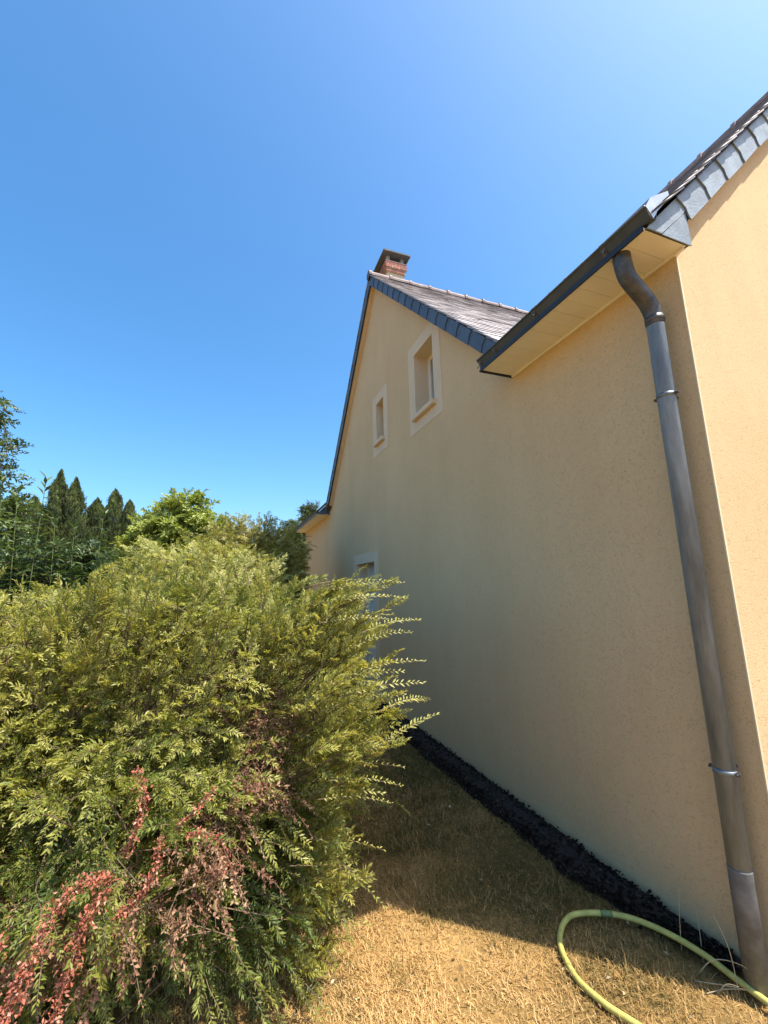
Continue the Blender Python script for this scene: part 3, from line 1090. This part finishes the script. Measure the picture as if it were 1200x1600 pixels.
base = np.array([.05, 2.35, .75]) * .55 + tp * .45 + rng.normal(0, .06, tp.shape)
base[:, 2] = tp[:, 2] - .22 - .1 * rng.random(len(tp))
tp[:, 0] = np.minimum(tp[:, 0], .455 * tp[:, 1])
tp[:, 2] = np.where(tp[:, 0] > .3, np.minimum(tp[:, 2], 1.6 + .012 * tp[:, 1] - .10 * rng.random(len(tp))), tp[:, 2])
base[:, 2] = np.minimum(base[:, 2], tp[:, 2] - .16)
dd = (tp - base) * .84
ll_ = np.linalg.norm(dd, axis=1)
fo.branches(base + [0, 0, .05], dd + np.array([0, 0, .1]), ll_ * 1.0, 9, .13, 22, .029, .0085, droop=.10, hue=np.clip(rng.normal(.72, .08, len(tp)), 0, 1), spread=.6, nrm=np.tile([.25, -.6, .7], (len(tp), 1)))
# single slender shoots reaching out on the house side
st_ = np.array([(.78, 1.85, 1.65), (.80, 1.86, 1.57), (.86, 1.85, 1.47), (.87, 1.82, 1.29), (.93, 1.85, 1.03), (.90, 1.86, 1.10), (.76, 1.85, .84), (.74, 1.84, .77),
                (.66, 1.85, .32), (.68, 1.9, .50), (.72, 2.0, 1.66), (.60, 1.9, .24), (.84, 1.8, 1.20), (.79, 1.86, .95)])
sd_ = unit(np.stack([np.full(len(st_), 1.0), rng.normal(-.1, .35, len(st_)), np.clip((st_[:, 2] - .75) * .55, -.25, .5) + rng.normal(.05, .2, len(st_))], 1))
sl_ = rng.uniform(.26, .42, len(st_))
for dy in (0, 1):
    o_ = rng.normal(0, .035, st_.shape) * dy - np.array([.09, 0, .03]) * dy
    fo.shoots(st_ + o_ - sd_ * sl_[:, None] + np.array([0, 0, .12]) * sl_[:, None], sd_, sl_, 30, .027, .0085, droop=.22, hue=np.clip(rng.normal(.82, .07, len(st_)), 0, 1), rt=.002, nrm=np.tile([.1, -.55, .75], (len(st_), 1)), ang=.85, jitter=.15)
# upright feathery shoots along the top
Pt, ot = env_points(5200, .12)
m_ = (Pt[:, 2] > 1.25) & (Pt[:, 2] < 1.60 - .34 * np.clip((Pt[:, 0] + .1) / .8, 0, 1) - .10 * np.clip((-.5 - Pt[:, 0]) / .3, 0, 1))
Pt, ot = Pt[m_][:230], ot[m_][:230]
n = len(Pt)
dirs = unit(ot * .45 + rng.normal(0, .28, (n, 3)) + np.array([.1, -.05, .9]))
Lb = rng.uniform(.20, .42, n)
fo.branches(Pt - dirs * Lb[:, None] * .6, dirs, Lb, 7, .10, 17, .027, .0082, droop=.08, hue=np.clip(rng.normal(.74, .10, n), 0, 1), spread=.5, rt=.003, nrm=np.tile([.2, -.7, .6], (n, 1)))
fo.build(shrub, 'foliage', LEAF, 'twigs', TWIG)

# dead brown-pink patches
fd = Foliage()
Pd, od = env_points(9000, .45)
z = dead_zone(Pd)
Pd, od = Pd[z > .05], od[z > .05]
sel = rng.permutation(len(Pd))[:330]
Pd, od = Pd[sel], od[sel]; n = len(Pd)
dirs = unit(od + rng.normal(0, .7, (n, 3)) + np.array([0, 0, .1]))
Lb = rng.uniform(.18, .4, n)
fd.branches(Pd - dirs * Lb[:, None] * .8, dirs, Lb, 6, .10, 12, .018, .009, droop=.3, hue=np.clip(rng.normal(.45, .25, n), 0, 1), jitter=.7, rt=.0022)
fd.build(shrub, 'dead_foliage', DEAD, 'dead_twigs', TWIG, label='brownish pink dead foliage in the shrub')

# coral red dried sprays hanging on the front
fc = Foliage()
sprays = [[(-.25, 1.60, 1.05), (-.22, 1.58, .96), (-.24, 1.58, .88), (-.27, 1.62, .80)],
          [(-.17, 1.59, .85), (-.18, 1.56, .77), (-.22, 1.57, .70), (-.28, 1.62, .64)],
          [(-.30, 1.60, .76), (-.36, 1.57, .78), (-.42, 1.54, .74), (-.44, 1.50, .67), (-.47, 1.47, .60), (-.50, 1.44, .50)],
          [(-.29, 1.60, .75), (-.34, 1.56, .70), (-.36, 1.53, .62), (-.38, 1.50, .53), (-.39, 1.47, .42)],
          [(-.10, 1.66, .80), (-.05, 1.62, .82), (.0, 1.62, .79), (.04, 1.64, .69)],
          [(-.02, 1.66, .93), (-.07, 1.64, .89), (-.13, 1.64, .84)],
          [(-.52, 1.52, .72), (-.56, 1.50, .62), (-.57, 1.48, .50)],
          [(-.46, 1.5, .60), (-.50, 1.48, .52), (-.53, 1.46, .42)]]
for si, sp in enumerate(sprays):
    pts = [Vector((0, 0, H)) + (p - Vector((0, 0, H))) * .90 for p in spline(sp, 12)]
    A = np.array([tuple(p) for p in pts])
    tan = unit(np.gradient(A, axis=0))
    for rep in range(4 if si in (4, 5) else 11 if si in (2, 3, 6, 7) else 7):
        jit = rng.normal(0, .011 if si in (2, 3, 6, 7) else .0075, A.shape) * rng.uniform(.4, 1.3, (len(A), 1))
        D = unit(tan * .5 + rng.normal(0, .8, A.shape))
        V, Fc = leaves_geom(A + jit, D, rng.normal(0, 1, A.shape), rng.uniform(.006, .015, len(A)), rng.uniform(.004, .008, len(A)), .4)
        fc.add_leaves(V, Fc, np.clip(rng.normal(.45, .33, len(A)), 0, 1))
    V, Fc = ribbons(A[:-1], (A[:-1] + A[1:]) / 2, A[1:], np.full(len(A) - 1, .0022), np.full(len(A) - 1, .0020))
    fc.add_twigs(V, Fc)
fc.build(shrub, 'dried_spray', CORAL, 'dried_stems', TWIG, label='coral red dried sprays on the shrub front')

# woody stems from the ground
for i in range(14):
    a = rng.uniform(0, 6.28); r = rng.uniform(.1, .45)
    p0 = Vector((-.7 + .5 * math.cos(a) * r, 3.0 + .5 * math.sin(a) * r, -.03))
    if i < 4:
        q = [Vector((.12, 2.05, 1.0)), Vector((.0, 1.9, .7)), Vector((-.35, 1.9, .8)), Vector((.3, 2.1, 1.3))][i]
    else:
        q = Vector((-.7 + 1.0 * math.cos(a), 3.1 + 1.1 * math.sin(a), rng.uniform(.9, 1.6)))
    mid = (p0 + q) / 2 + Vector((0, 0, .18))
    tube('stem', spline([p0, mid, q], 6), [.020 - .0009 * k for k in range(13)], BARK, shrub, 7)


# ------------------------------------------------------------------ planting behind
def leafy_shrub(name, label, c, ax, nb, mat, ll, lw, cat, group=None, hue0=.5, Lr=(.3, .6), nside=7, nleaf=14, sl=.16, up=.4, stems=6, sink=0.0, bumpy=.15, **kw):
    c = np.array(c, float); ax = np.array(ax, float)
    r = empty(name, (c[0], c[1], 0))
    tag(r, label, cat, group)
    d = sph(nb * 3); d = d[d[:, 2] > -.5]
    d = d[rng.random(len(d)) < np.clip(.55 - .6 * d[:, 1], .2, 1)][:nb]
    rr = (np.sum(np.abs(d / ax) ** 2.4, 1)) ** (-1 / 2.4)
    P = c + d * rr[:, None]
    o = unit(d / ax ** 2)
    P += o * (vnoise(P, 2.5 / ax.mean(), 4 + nb)[:, None] * bumpy * ax.mean() - rng.random((len(d), 1)) ** 1.5 * .45 * ax.mean())
    P[:, 2] = np.maximum(P[:, 2], .12)
    n = len(P)
    dirs = unit(o + rng.normal(0, .4, (n, 3)) + [0, 0, up])
    L = rng.uniform(*Lr, n)
    f = Foliage()
    f.branches(P - dirs * L[:, None] * .85, dirs, L, nside, sl, nleaf, ll, lw, hue=np.clip(hue0 + .2 * vnoise(P, 2.0, 11) + rng.normal(0, .08, n), 0, 1), rt=.006, nrm=np.array([0, 0, .6]) + .8 * o, **kw)
    f.build(r, 'foliage', mat, 'twigs', TWIG)
    for i in range(stems):
        a = rng.uniform(0, 6.28)
        p0 = Vector((c[0] + .15 * math.cos(a), c[1] + .15 * math.sin(a), -.03))
        q = Vector((c[0] + ax[0] * .5 * math.cos(a), c[1] + ax[1] * .5 * math.sin(a), c[2] + ax[2] * .45))
        tube('stem', spline([p0, (p0 + q) / 2 + Vector((0, 0, .2)), q], 4), [.028 - .002 * k for k in range(9)], BARK, r, 6)
    return r


leafy_shrub('shrub', 'loose yellowish shrub standing behind the big shrub near the far end of the house', (.42, 8.0, 1.5), (1.05, 1.2, 1.42), 1400, LEAF2, .055, .018, 'shrub', hue0=.75, nleaf=12, nside=6)
leafy_shrub('shrub', 'yellow-green arching shrub just behind the big foreground shrub', (-.45, 5.8, 1.05), (1.25, .9, 1.18), 1100, LEAF, .036, .011, 'shrub', hue0=.62, nleaf=16)
leafy_shrub('laurel_shrub', 'dark broad-leaved shrub behind the big shrub below the cypresses', (-2.1, 5.9, 1.1), (1.1, .8, 1.22), 800, LEAF_D, .085, .026, 'shrub', hue0=.55, nleaf=9, nside=5, sl=.22, ang=1.0)

# tall upright leafy stems (each a stem with drooping paired leaves)
tall = empty('tall_weed', (-1.95, 5.0, 0))
tag(tall, 'tall upright leafy stems rising above the shrubs at the picture edge', 'plant')
for (x, y, zt) in [(-1.80, 5.0, 2.76), (-2.02, 5.0, 2.62), (-1.92, 5.1, 2.45), (-2.12, 4.95, 2.50), (-1.72, 5.1, 2.36), (-2.2, 5.1, 2.72), (-1.35, 5.3, 2.50), (-1.58, 5.2, 2.30)]:
    f = Foliage()
    p0 = np.array([[x + rng.normal(0, .05), y, 0.0]]); top = np.array([[x, y, zt]])
    m = (p0 + top) / 2 + rng.normal(0, .03, (1, 3))
    V, Fc = ribbons(p0, m, top, np.array([.008]), np.array([.003])); f.add_twigs(V, Fc)
    k = 46
    tz = np.linspace(.40, 1, k)
    B = p0 + (top - p0) * tz[:, None] + (m - (p0 + top) / 2) * (1 - (2 * tz - 1) ** 2)[:, None]
    az = np.arange(k) * 2.4 + rng.uniform(0, 6)
    el = np.where(tz > .93, .9, rng.normal(.15, .3, k))
    D = np.stack([np.cos(az) * np.cos(el), np.sin(az) * np.cos(el), np.sin(el)], 1)
    V, Fc = leaves_geom(B, D, np.tile([0, 0, 1.0], (k, 1)) + rng.normal(0, .2, (k, 3)), rng.uniform(.13, .20, k) * (1.15 - .5 * tz), rng.uniform(.030, .045, k), .2)
    f.add_leaves(V, Fc, np.clip(rng.normal(.5, .2, k), 0, 1))
    f.build(tall, 'leaves', LEAF_W, 'stem', GSTEM)


def tree(name, label, base, height, blobs, nb, mat, ll, lw, cat='tree', group=None, trunk_r=.12, Lr=(.5, 1.0), nside=6, nleaf=9, sl=.35, hue0=.5, up=.25):
    """trunk with limbs reaching into each leaf mass; crown of leafy branches spread through the masses."""
    r = empty(name, base); tag(r, label, cat, group)
    bx, by = base[0], base[1]
    th = max(.6, height * .45)
    top = Vector((bx + rng.normal(0, .1), by + rng.normal(0, .1), th))
    tr = tube('trunk', spline([Vector((bx, by, -.1)), Vector((bx + .05, by, th * .5)), top], 4), [trunk_r * (1 - .055 * k) for k in range(9)], BARK, r, 9)
    f = Foliage()
    tot = sum(b[3] * b[4] for b in blobs)
    for (x, y, z, rx, rz) in blobs:
        q = Vector((x, y, z))
        tube('limb', spline([top - Vector((0, 0, th * .2)), (top + q) / 2 + Vector((0, 0, .1)), q], 4), [trunk_r * .5 * (1 - .1 * k) for k in range(9)], BARK, tr, 6)
        m = int(nb * rx * rz / tot)
        d = sph(m); rad = rng.random((m, 1)) ** .45
        A = np.array([rx, rx, rz])
        P = np.array([x, y, z]) + d * A * rad
        P += unit(d) * vnoise(P, 2.2 / rx, 21)[:, None] * .22 * rx
        dirs = unit(d + rng.normal(0, .5, (m, 3)) + [0, 0, up]); nr = np.array([0, 0, .6]) + .8 * d
        L = rng.uniform(*Lr, m)
        f.branches(P - dirs * L[:, None] * .8, dirs, L, nside, sl, nleaf, ll, lw, hue=np.clip(hue0 + .2 * vnoise(P, 1.5, 31) + rng.normal(0, .1, m), 0, 1), rt=.008, ang=1.0, jitter=.4, nrm=nr)
    f.build(r, 'crown', mat, 'branches', BARK)
    return r


tree('leafy_tree', 'bright green rounded broad-leaved tree behind the shrubs, left of the house', (-1.35, 13.2, 0), 4.4,
     [(-1.35, 13.2, 3.45, 1.0, .95), (-2.1, 13.3, 2.95, .8, .85), (-.65, 13.2, 3.0, .85, .85), (-1.4, 13.0, 2.1, 1.3, .9)], 1250, LEAF_G, .115, .06, hue0=.9, Lr=(.35, .75), sl=.26)
tree('leafy_tree', 'dark leafy tree at the left picture edge reaching high into the sky', (-4.8, 9.2, 0), 5.6,
     [(-4.30, 9.0, 3.9, .72, .75), (-3.95, 9.0, 3.0, .55, .6), (-4.55, 9.1, 5.05, .55, .5), (-5.0, 9.4, 3.5, 1.1, 1.2), (-4.15, 9.1, 2.3, .7, .7)], 520, LEAF_D, .10, .045, hue0=.8, Lr=(.4, .85), sl=.26, trunk_r=.14)
tree('dark_tree', 'dark blue-green tree rising behind the far eave of the house', (3.6, 20.5, 0), 5.9,
     [(3.7, 20.5, 5.15, .6, .85), (2.85, 20.3, 4.3, .65, .75), (3.5, 20.3, 3.3, 1.2, 1.1), (1.9, 20.3, 3.0, .7, .8), (4.4, 20.4, 4.6, .6, .8)], 900, CYP, .12, .040, hue0=.65, Lr=(.3, .7), sl=.26)
tree('leafy_tree', 'low olive green tree in front of the dark tree by the far corner', (1.1, 16.5, 0), 3.6,
     [(.9, 16.5, 2.9, .9, .75), (1.9, 16.5, 2.6, .8, .7), (.1, 16.6, 2.5, .9, .7)], 330, LEAF_D, .10, .045, hue0=.8, Lr=(.35, .7), sl=.28)


def cypress(x, y, h, r, n, label):
    root = empty('cypress_tree', (x, y, 0)); tag(root, label, 'tree', 'cypresses behind the shrubs')
    tube('trunk', [(x, y, -.1), (x, y, h * .5), (x, y, h * .93)], [.14, .08, .015], BARK, root, 8)
    f = Foliage()
    t = rng.random(n) ** .8
    z = .3 + t * (h - .35)
    prof = np.minimum(1, 1.3 * (1 - t) ** .7) * (1 + .12 * np.sin(z * 5 + x * 3))
    az = rng.uniform(0, 6.283, n)
    lump = 1 + .22 * np.sin(az * 3 + z * 2.5) + .12 * np.sin(az * 5 - z * 4)
    rad = r * prof * lump * rng.uniform(.45, 1, n) ** .5 * (1 + .16 * rng.normal(0, 1, n))
    P = np.stack([x + rad * np.cos(az), y + rad * np.sin(az), z], 1)
    D = np.stack([np.cos(az) * .5 * (1 - t), np.sin(az) * .5 * (1 - t), np.ones(n)], 1) + rng.normal(0, .26, (n, 3)) * (1.2 - t)[:, None]
    f.shoots(P, D, rng.uniform(.18, .46, n) * (1.1 - .6 * t), 7, .11, .034, droop=-.1, hue=np.clip(.5 + .25 * np.sin(z * 3 + az * 2) + rng.normal(0, .12, n), 0, 1), ang=.5)
    f.build(root, 'crown', CYP, 'branches', BARK)


for (x, h, r, lab) in [(-7.25, 6.85, .60, 'tallest pointed cypress, first of the pair on the left'), (-6.62, 6.5, .66, 'pointed cypress right of the tallest one'),
                       (-5.30, 6.25, .80, 'rounder cypress right of the pointed pair'), (-4.62, 5.7, .72, 'lowest cypress at the right end of the cypress row'),
                       (-8.1, 5.6, .9, 'cypress half hidden behind the tall weeds'), (-5.95, 5.75, .95, 'broad cypress filling the gap in the cypress row')]:
    cypress(x, 22 + rng.normal(0, .3), h, r * 1.2, 5200, lab)

# ------------------------------------------------------------------ grass, mulch and litter
def blades(n, x0, x1, y0, y1, lmin, lmax, w):
    X = rng.uniform(x0, x1, n); Y = rng.uniform(y0, y1, n)
    ok = X < bed_edge(Y) + rng.normal(0, .035, n)
    near = (Y < 1.36)
    ok |= near & (X < 3.2)
    ok &= ~((X > WX - .02) & (Y > NY - .01))
    bare = vnoise(np.stack([X, Y, X * 0], 1), 5.5, 83) + .5 * vnoise(np.stack([X, Y, X * 0], 1), 14, 84)
    ok &= rng.random(n) < np.clip(1.25 - 1.1 * np.clip(bare - .35, 0, 1), .12, 1)
    X, Y = X[ok], Y[ok]; n = len(X)
    P = np.stack([X, Y, zf_lawn(X, Y) - .003], 1)
    patch = vnoise(np.stack([X, Y, X * 0], 1), 3.0, 77)
    patch2 = vnoise(np.stack([X, Y, X * 0], 1), 9.0, 78)
    az = rng.uniform(0, 6.283, n); el = np.clip(rng.normal(.55, .38, n), .05, 1.5)
    D = np.stack([np.cos(az) * np.cos(el), np.sin(az) * np.cos(el), np.sin(el)], 1)
    L = rng.uniform(lmin, lmax, n) * (1 + .45 * patch2) * np.where(rng.random(n) < .03, 1.9, 1.0)
    S = unit(np.cross(D, [0, 0, 1.0])) * (rng.uniform(.6, 1.3, n) * w)[:, None]
    tip = P + D * L[:, None]; tip[:, 2] = P[:, 2] + (tip[:, 2] - P[:, 2]) * .75
    mid = P + D * L[:, None] * .55
    V = np.stack([P - S * .5, P + S * .5, mid + S * .4, mid - S * .4, tip], 1).reshape(-1, 3)
    b = np.arange(n)[:, None] * 5
    Fc = np.concatenate([b + [0, 1, 2], b + [0, 2, 3], b + [3, 2, 4]], 0)
    green = 1 / (1 + np.exp(-(vnoise(np.stack([X, Y, X * 0], 1), 4.5, 81) + .9 * np.clip((X - 1.1) / .6, 0, 1) + 1.0 * np.clip((Y - 2.0 + .5 * (X - 1)) / .6, 0, 1) - .9) * 4))  # green patches, thickened towards the wall and in the house's shadow to deepen it
    at = np.clip(rng.normal(.74, .17, n) - .16 * np.clip((Y - 2.0 + .5 * (X - 1)) / .6, 0, 1) + .10 * patch - .66 * green * rng.random(n) ** .4, 0, 1)  # house shadow put into the blade colour: darker past its edge
    return V, Fc, np.repeat(at, 5)


Vs, Fs, As, nn = [], [], [], 0
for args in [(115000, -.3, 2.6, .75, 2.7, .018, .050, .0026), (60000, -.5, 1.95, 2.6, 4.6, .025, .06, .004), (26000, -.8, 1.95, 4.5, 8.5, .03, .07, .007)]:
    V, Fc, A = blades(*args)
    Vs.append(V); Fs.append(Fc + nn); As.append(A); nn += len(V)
# greener tufts here and there, longer than the dry turf
tc = np.stack([rng.uniform(.35, 1.75, 46), 1.35 + rng.random(46) ** 1.2 * 2.6], 1)
tc = tc[(tc[:, 0] < bed_edge(tc[:, 1]) - .03) & ((tc[:, 1] > 2.0 + .8 * (1.05 - tc[:, 0])) | (rng.random(len(tc)) < .35))]
for cx_, cy_ in tc:
    m = int(rng.integers(25, 70)); rr_ = rng.uniform(.015, .05)
    Pb = np.stack([cx_ + rng.normal(0, rr_, m), cy_ + rng.normal(0, rr_, m), np.full(m, .0)], 1)
    az = rng.uniform(0, 6.283, m); el = rng.uniform(.5, 1.35, m)
    D = np.stack([np.cos(az) * np.cos(el), np.sin(az) * np.cos(el), np.sin(el)], 1); Lg = rng.uniform(.03, .075, m)
    S = unit(np.cross(D, [0, 0, 1.0])) * .0028
    mid = Pb + D * Lg[:, None] * .55; tip = Pb + D * Lg[:, None] + np.array([0, 0, -.35]) * Lg[:, None] * np.cos(el)[:, None]
    V = np.stack([Pb - S * .5, Pb + S * .5, mid + S * .45, mid - S * .45, tip], 1).reshape(-1, 3); b = np.arange(m)[:, None] * 5
    Vs.append(V); Fs.append(np.concatenate([b + [0, 1, 2], b + [0, 2, 3], b + [3, 2, 4]], 0) + nn); As.append(np.repeat(np.clip(rng.normal(.12, .10, m), 0, 1), 5)); nn += len(V)
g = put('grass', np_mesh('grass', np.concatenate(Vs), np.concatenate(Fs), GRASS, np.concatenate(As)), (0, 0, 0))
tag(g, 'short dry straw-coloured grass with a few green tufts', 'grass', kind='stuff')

# dark mulch crumbs on the soil strip
n = 11000
Y = 1.38 + rng.random(n) ** 1.5 * 6.5
X = bed_edge(Y) + .0 + rng.random(n) * (WX - .02 - bed_edge(Y)) - rng.exponential(.015, n)
D = sph(n); D[:, 2] *= .4
V, Fc = leaves_geom(np.stack([X, Y, .034 + .020 * rng.random(n)], 1), D, np.tile([0, 0, 1.], (n, 1)) + rng.normal(0, .7, (n, 3)), rng.uniform(.010, .036, n), rng.uniform(.008, .020, n), .45)
MULCH = mat_leaf('mulch', [(0, (.012, .009, .006)), (.8, (.035, .024, .016)), (.97, (.08, .055, .035)), (1, (.26, .20, .13))], 0.02, .9, .15)
mu = put('mulch', np_mesh('mulch', V, Fc, MULCH, np.repeat(rng.random(n), 4)), (0, 0, 0))
tag(mu, 'dark bark crumbs covering the soil strip along the wall', 'mulch', kind='stuff')

# scattered dead leaves on the lawn
n = 160
X = rng.uniform(.2, 1.95, n); Y = 1.15 + rng.random(n) ** 1.4 * 3.2
D = sph(n); D[:, 2] = np.abs(D[:, 2]) * .3
V, Fc = leaves_geom(np.stack([X, Y, .03 + .01 * rng.random(n)], 1), D, np.tile([0, 0, 1.], (n, 1)) + rng.normal(0, .4, (n, 3)), rng.uniform(.012, .03, n), rng.uniform(.008, .014, n), .3)
LIT = mat_leaf('litter', [(0, (.16, .09, .05)), (.6, (.36, .25, .12)), (1, (.55, .46, .30))], .1, .8, .2)
o = put('leaf_litter', np_mesh('leaf_litter', V, Fc, LIT, np.repeat(rng.random(n), 4)), (0, 0, 0))
tag(o, 'small dead leaves scattered over the lawn', 'leaf litter', kind='stuff')

# ------------------------------------------------------------------ garden hose
hp = [(2.10, .62, .02), (1.72, .86, .022), (1.52, 1.18, .022), (1.421, 1.377, .022), (1.382, 1.466, .024), (1.368, 1.581, .026), (1.425, 1.722, .028), (1.545, 1.806, .032),
      (1.655, 1.794, .036), (1.79, 1.702, .045), (1.865, 1.565, .055), (1.905, 1.425, .055), (1.92, 1.30, .045), (1.95, 1.14, .035), (2.06, .95, .025), (2.35, .78, .022), (2.9, .70, .022)]
hs = tube('garden_hose', spline([(x, y, z + .008) for x, y, z in hp], 10), .0118, HOSE, None, 14)
jp = spline([(x, y, z + .008) for x, y, z in hp], 10)[84:88]
tube('joint', jp, .0127, simple('hose_joint', (.16, .20, .07), .6, .2, 20), hs, 14)
tag(hs, 'yellow-green garden hose looped on the dry grass by the downpipe', 'hose')

# dry grass stalks beside the pipe
tuft = empty('dry_grass_tuft', (1.93, 1.36, 0))
tag(tuft, 'few tall dry grass stalks growing at the foot of the downpipe', 'plant')
STRAW = simple('straw', (.42, .33, .19), .8, .2, 20)
for pts in [[(1.90, 1.52, .0), (1.905, 1.51, .16), (1.93, 1.50, .33)], [(1.90, 1.30, .02), (1.895, 1.31, .16), (1.87, 1.335, .27)],
            [(1.84, 1.42, .01), (1.87, 1.36, .10), (1.92, 1.28, .12), (1.95, 1.24, .07)], [(1.80, 1.40, .02), (1.88, 1.30, .05), (1.97, 1.22, .05)],
            [(1.83, 1.34, .01), (1.85, 1.31, .06), (1.86, 1.27, .08)], [(1.93, 1.45, .01), (1.96, 1.47, .12), (2.0, 1.50, .17)],
            [(1.78, 1.36, .01), (1.86, 1.32, .035), (1.93, 1.25, .06)]]:
    sp_ = spline(pts, 6)
    tube('stalk', sp_, [.0022 * (1 - .6 * i / len(sp_)) for i in range(len(sp_))], STRAW, tuft, 5)
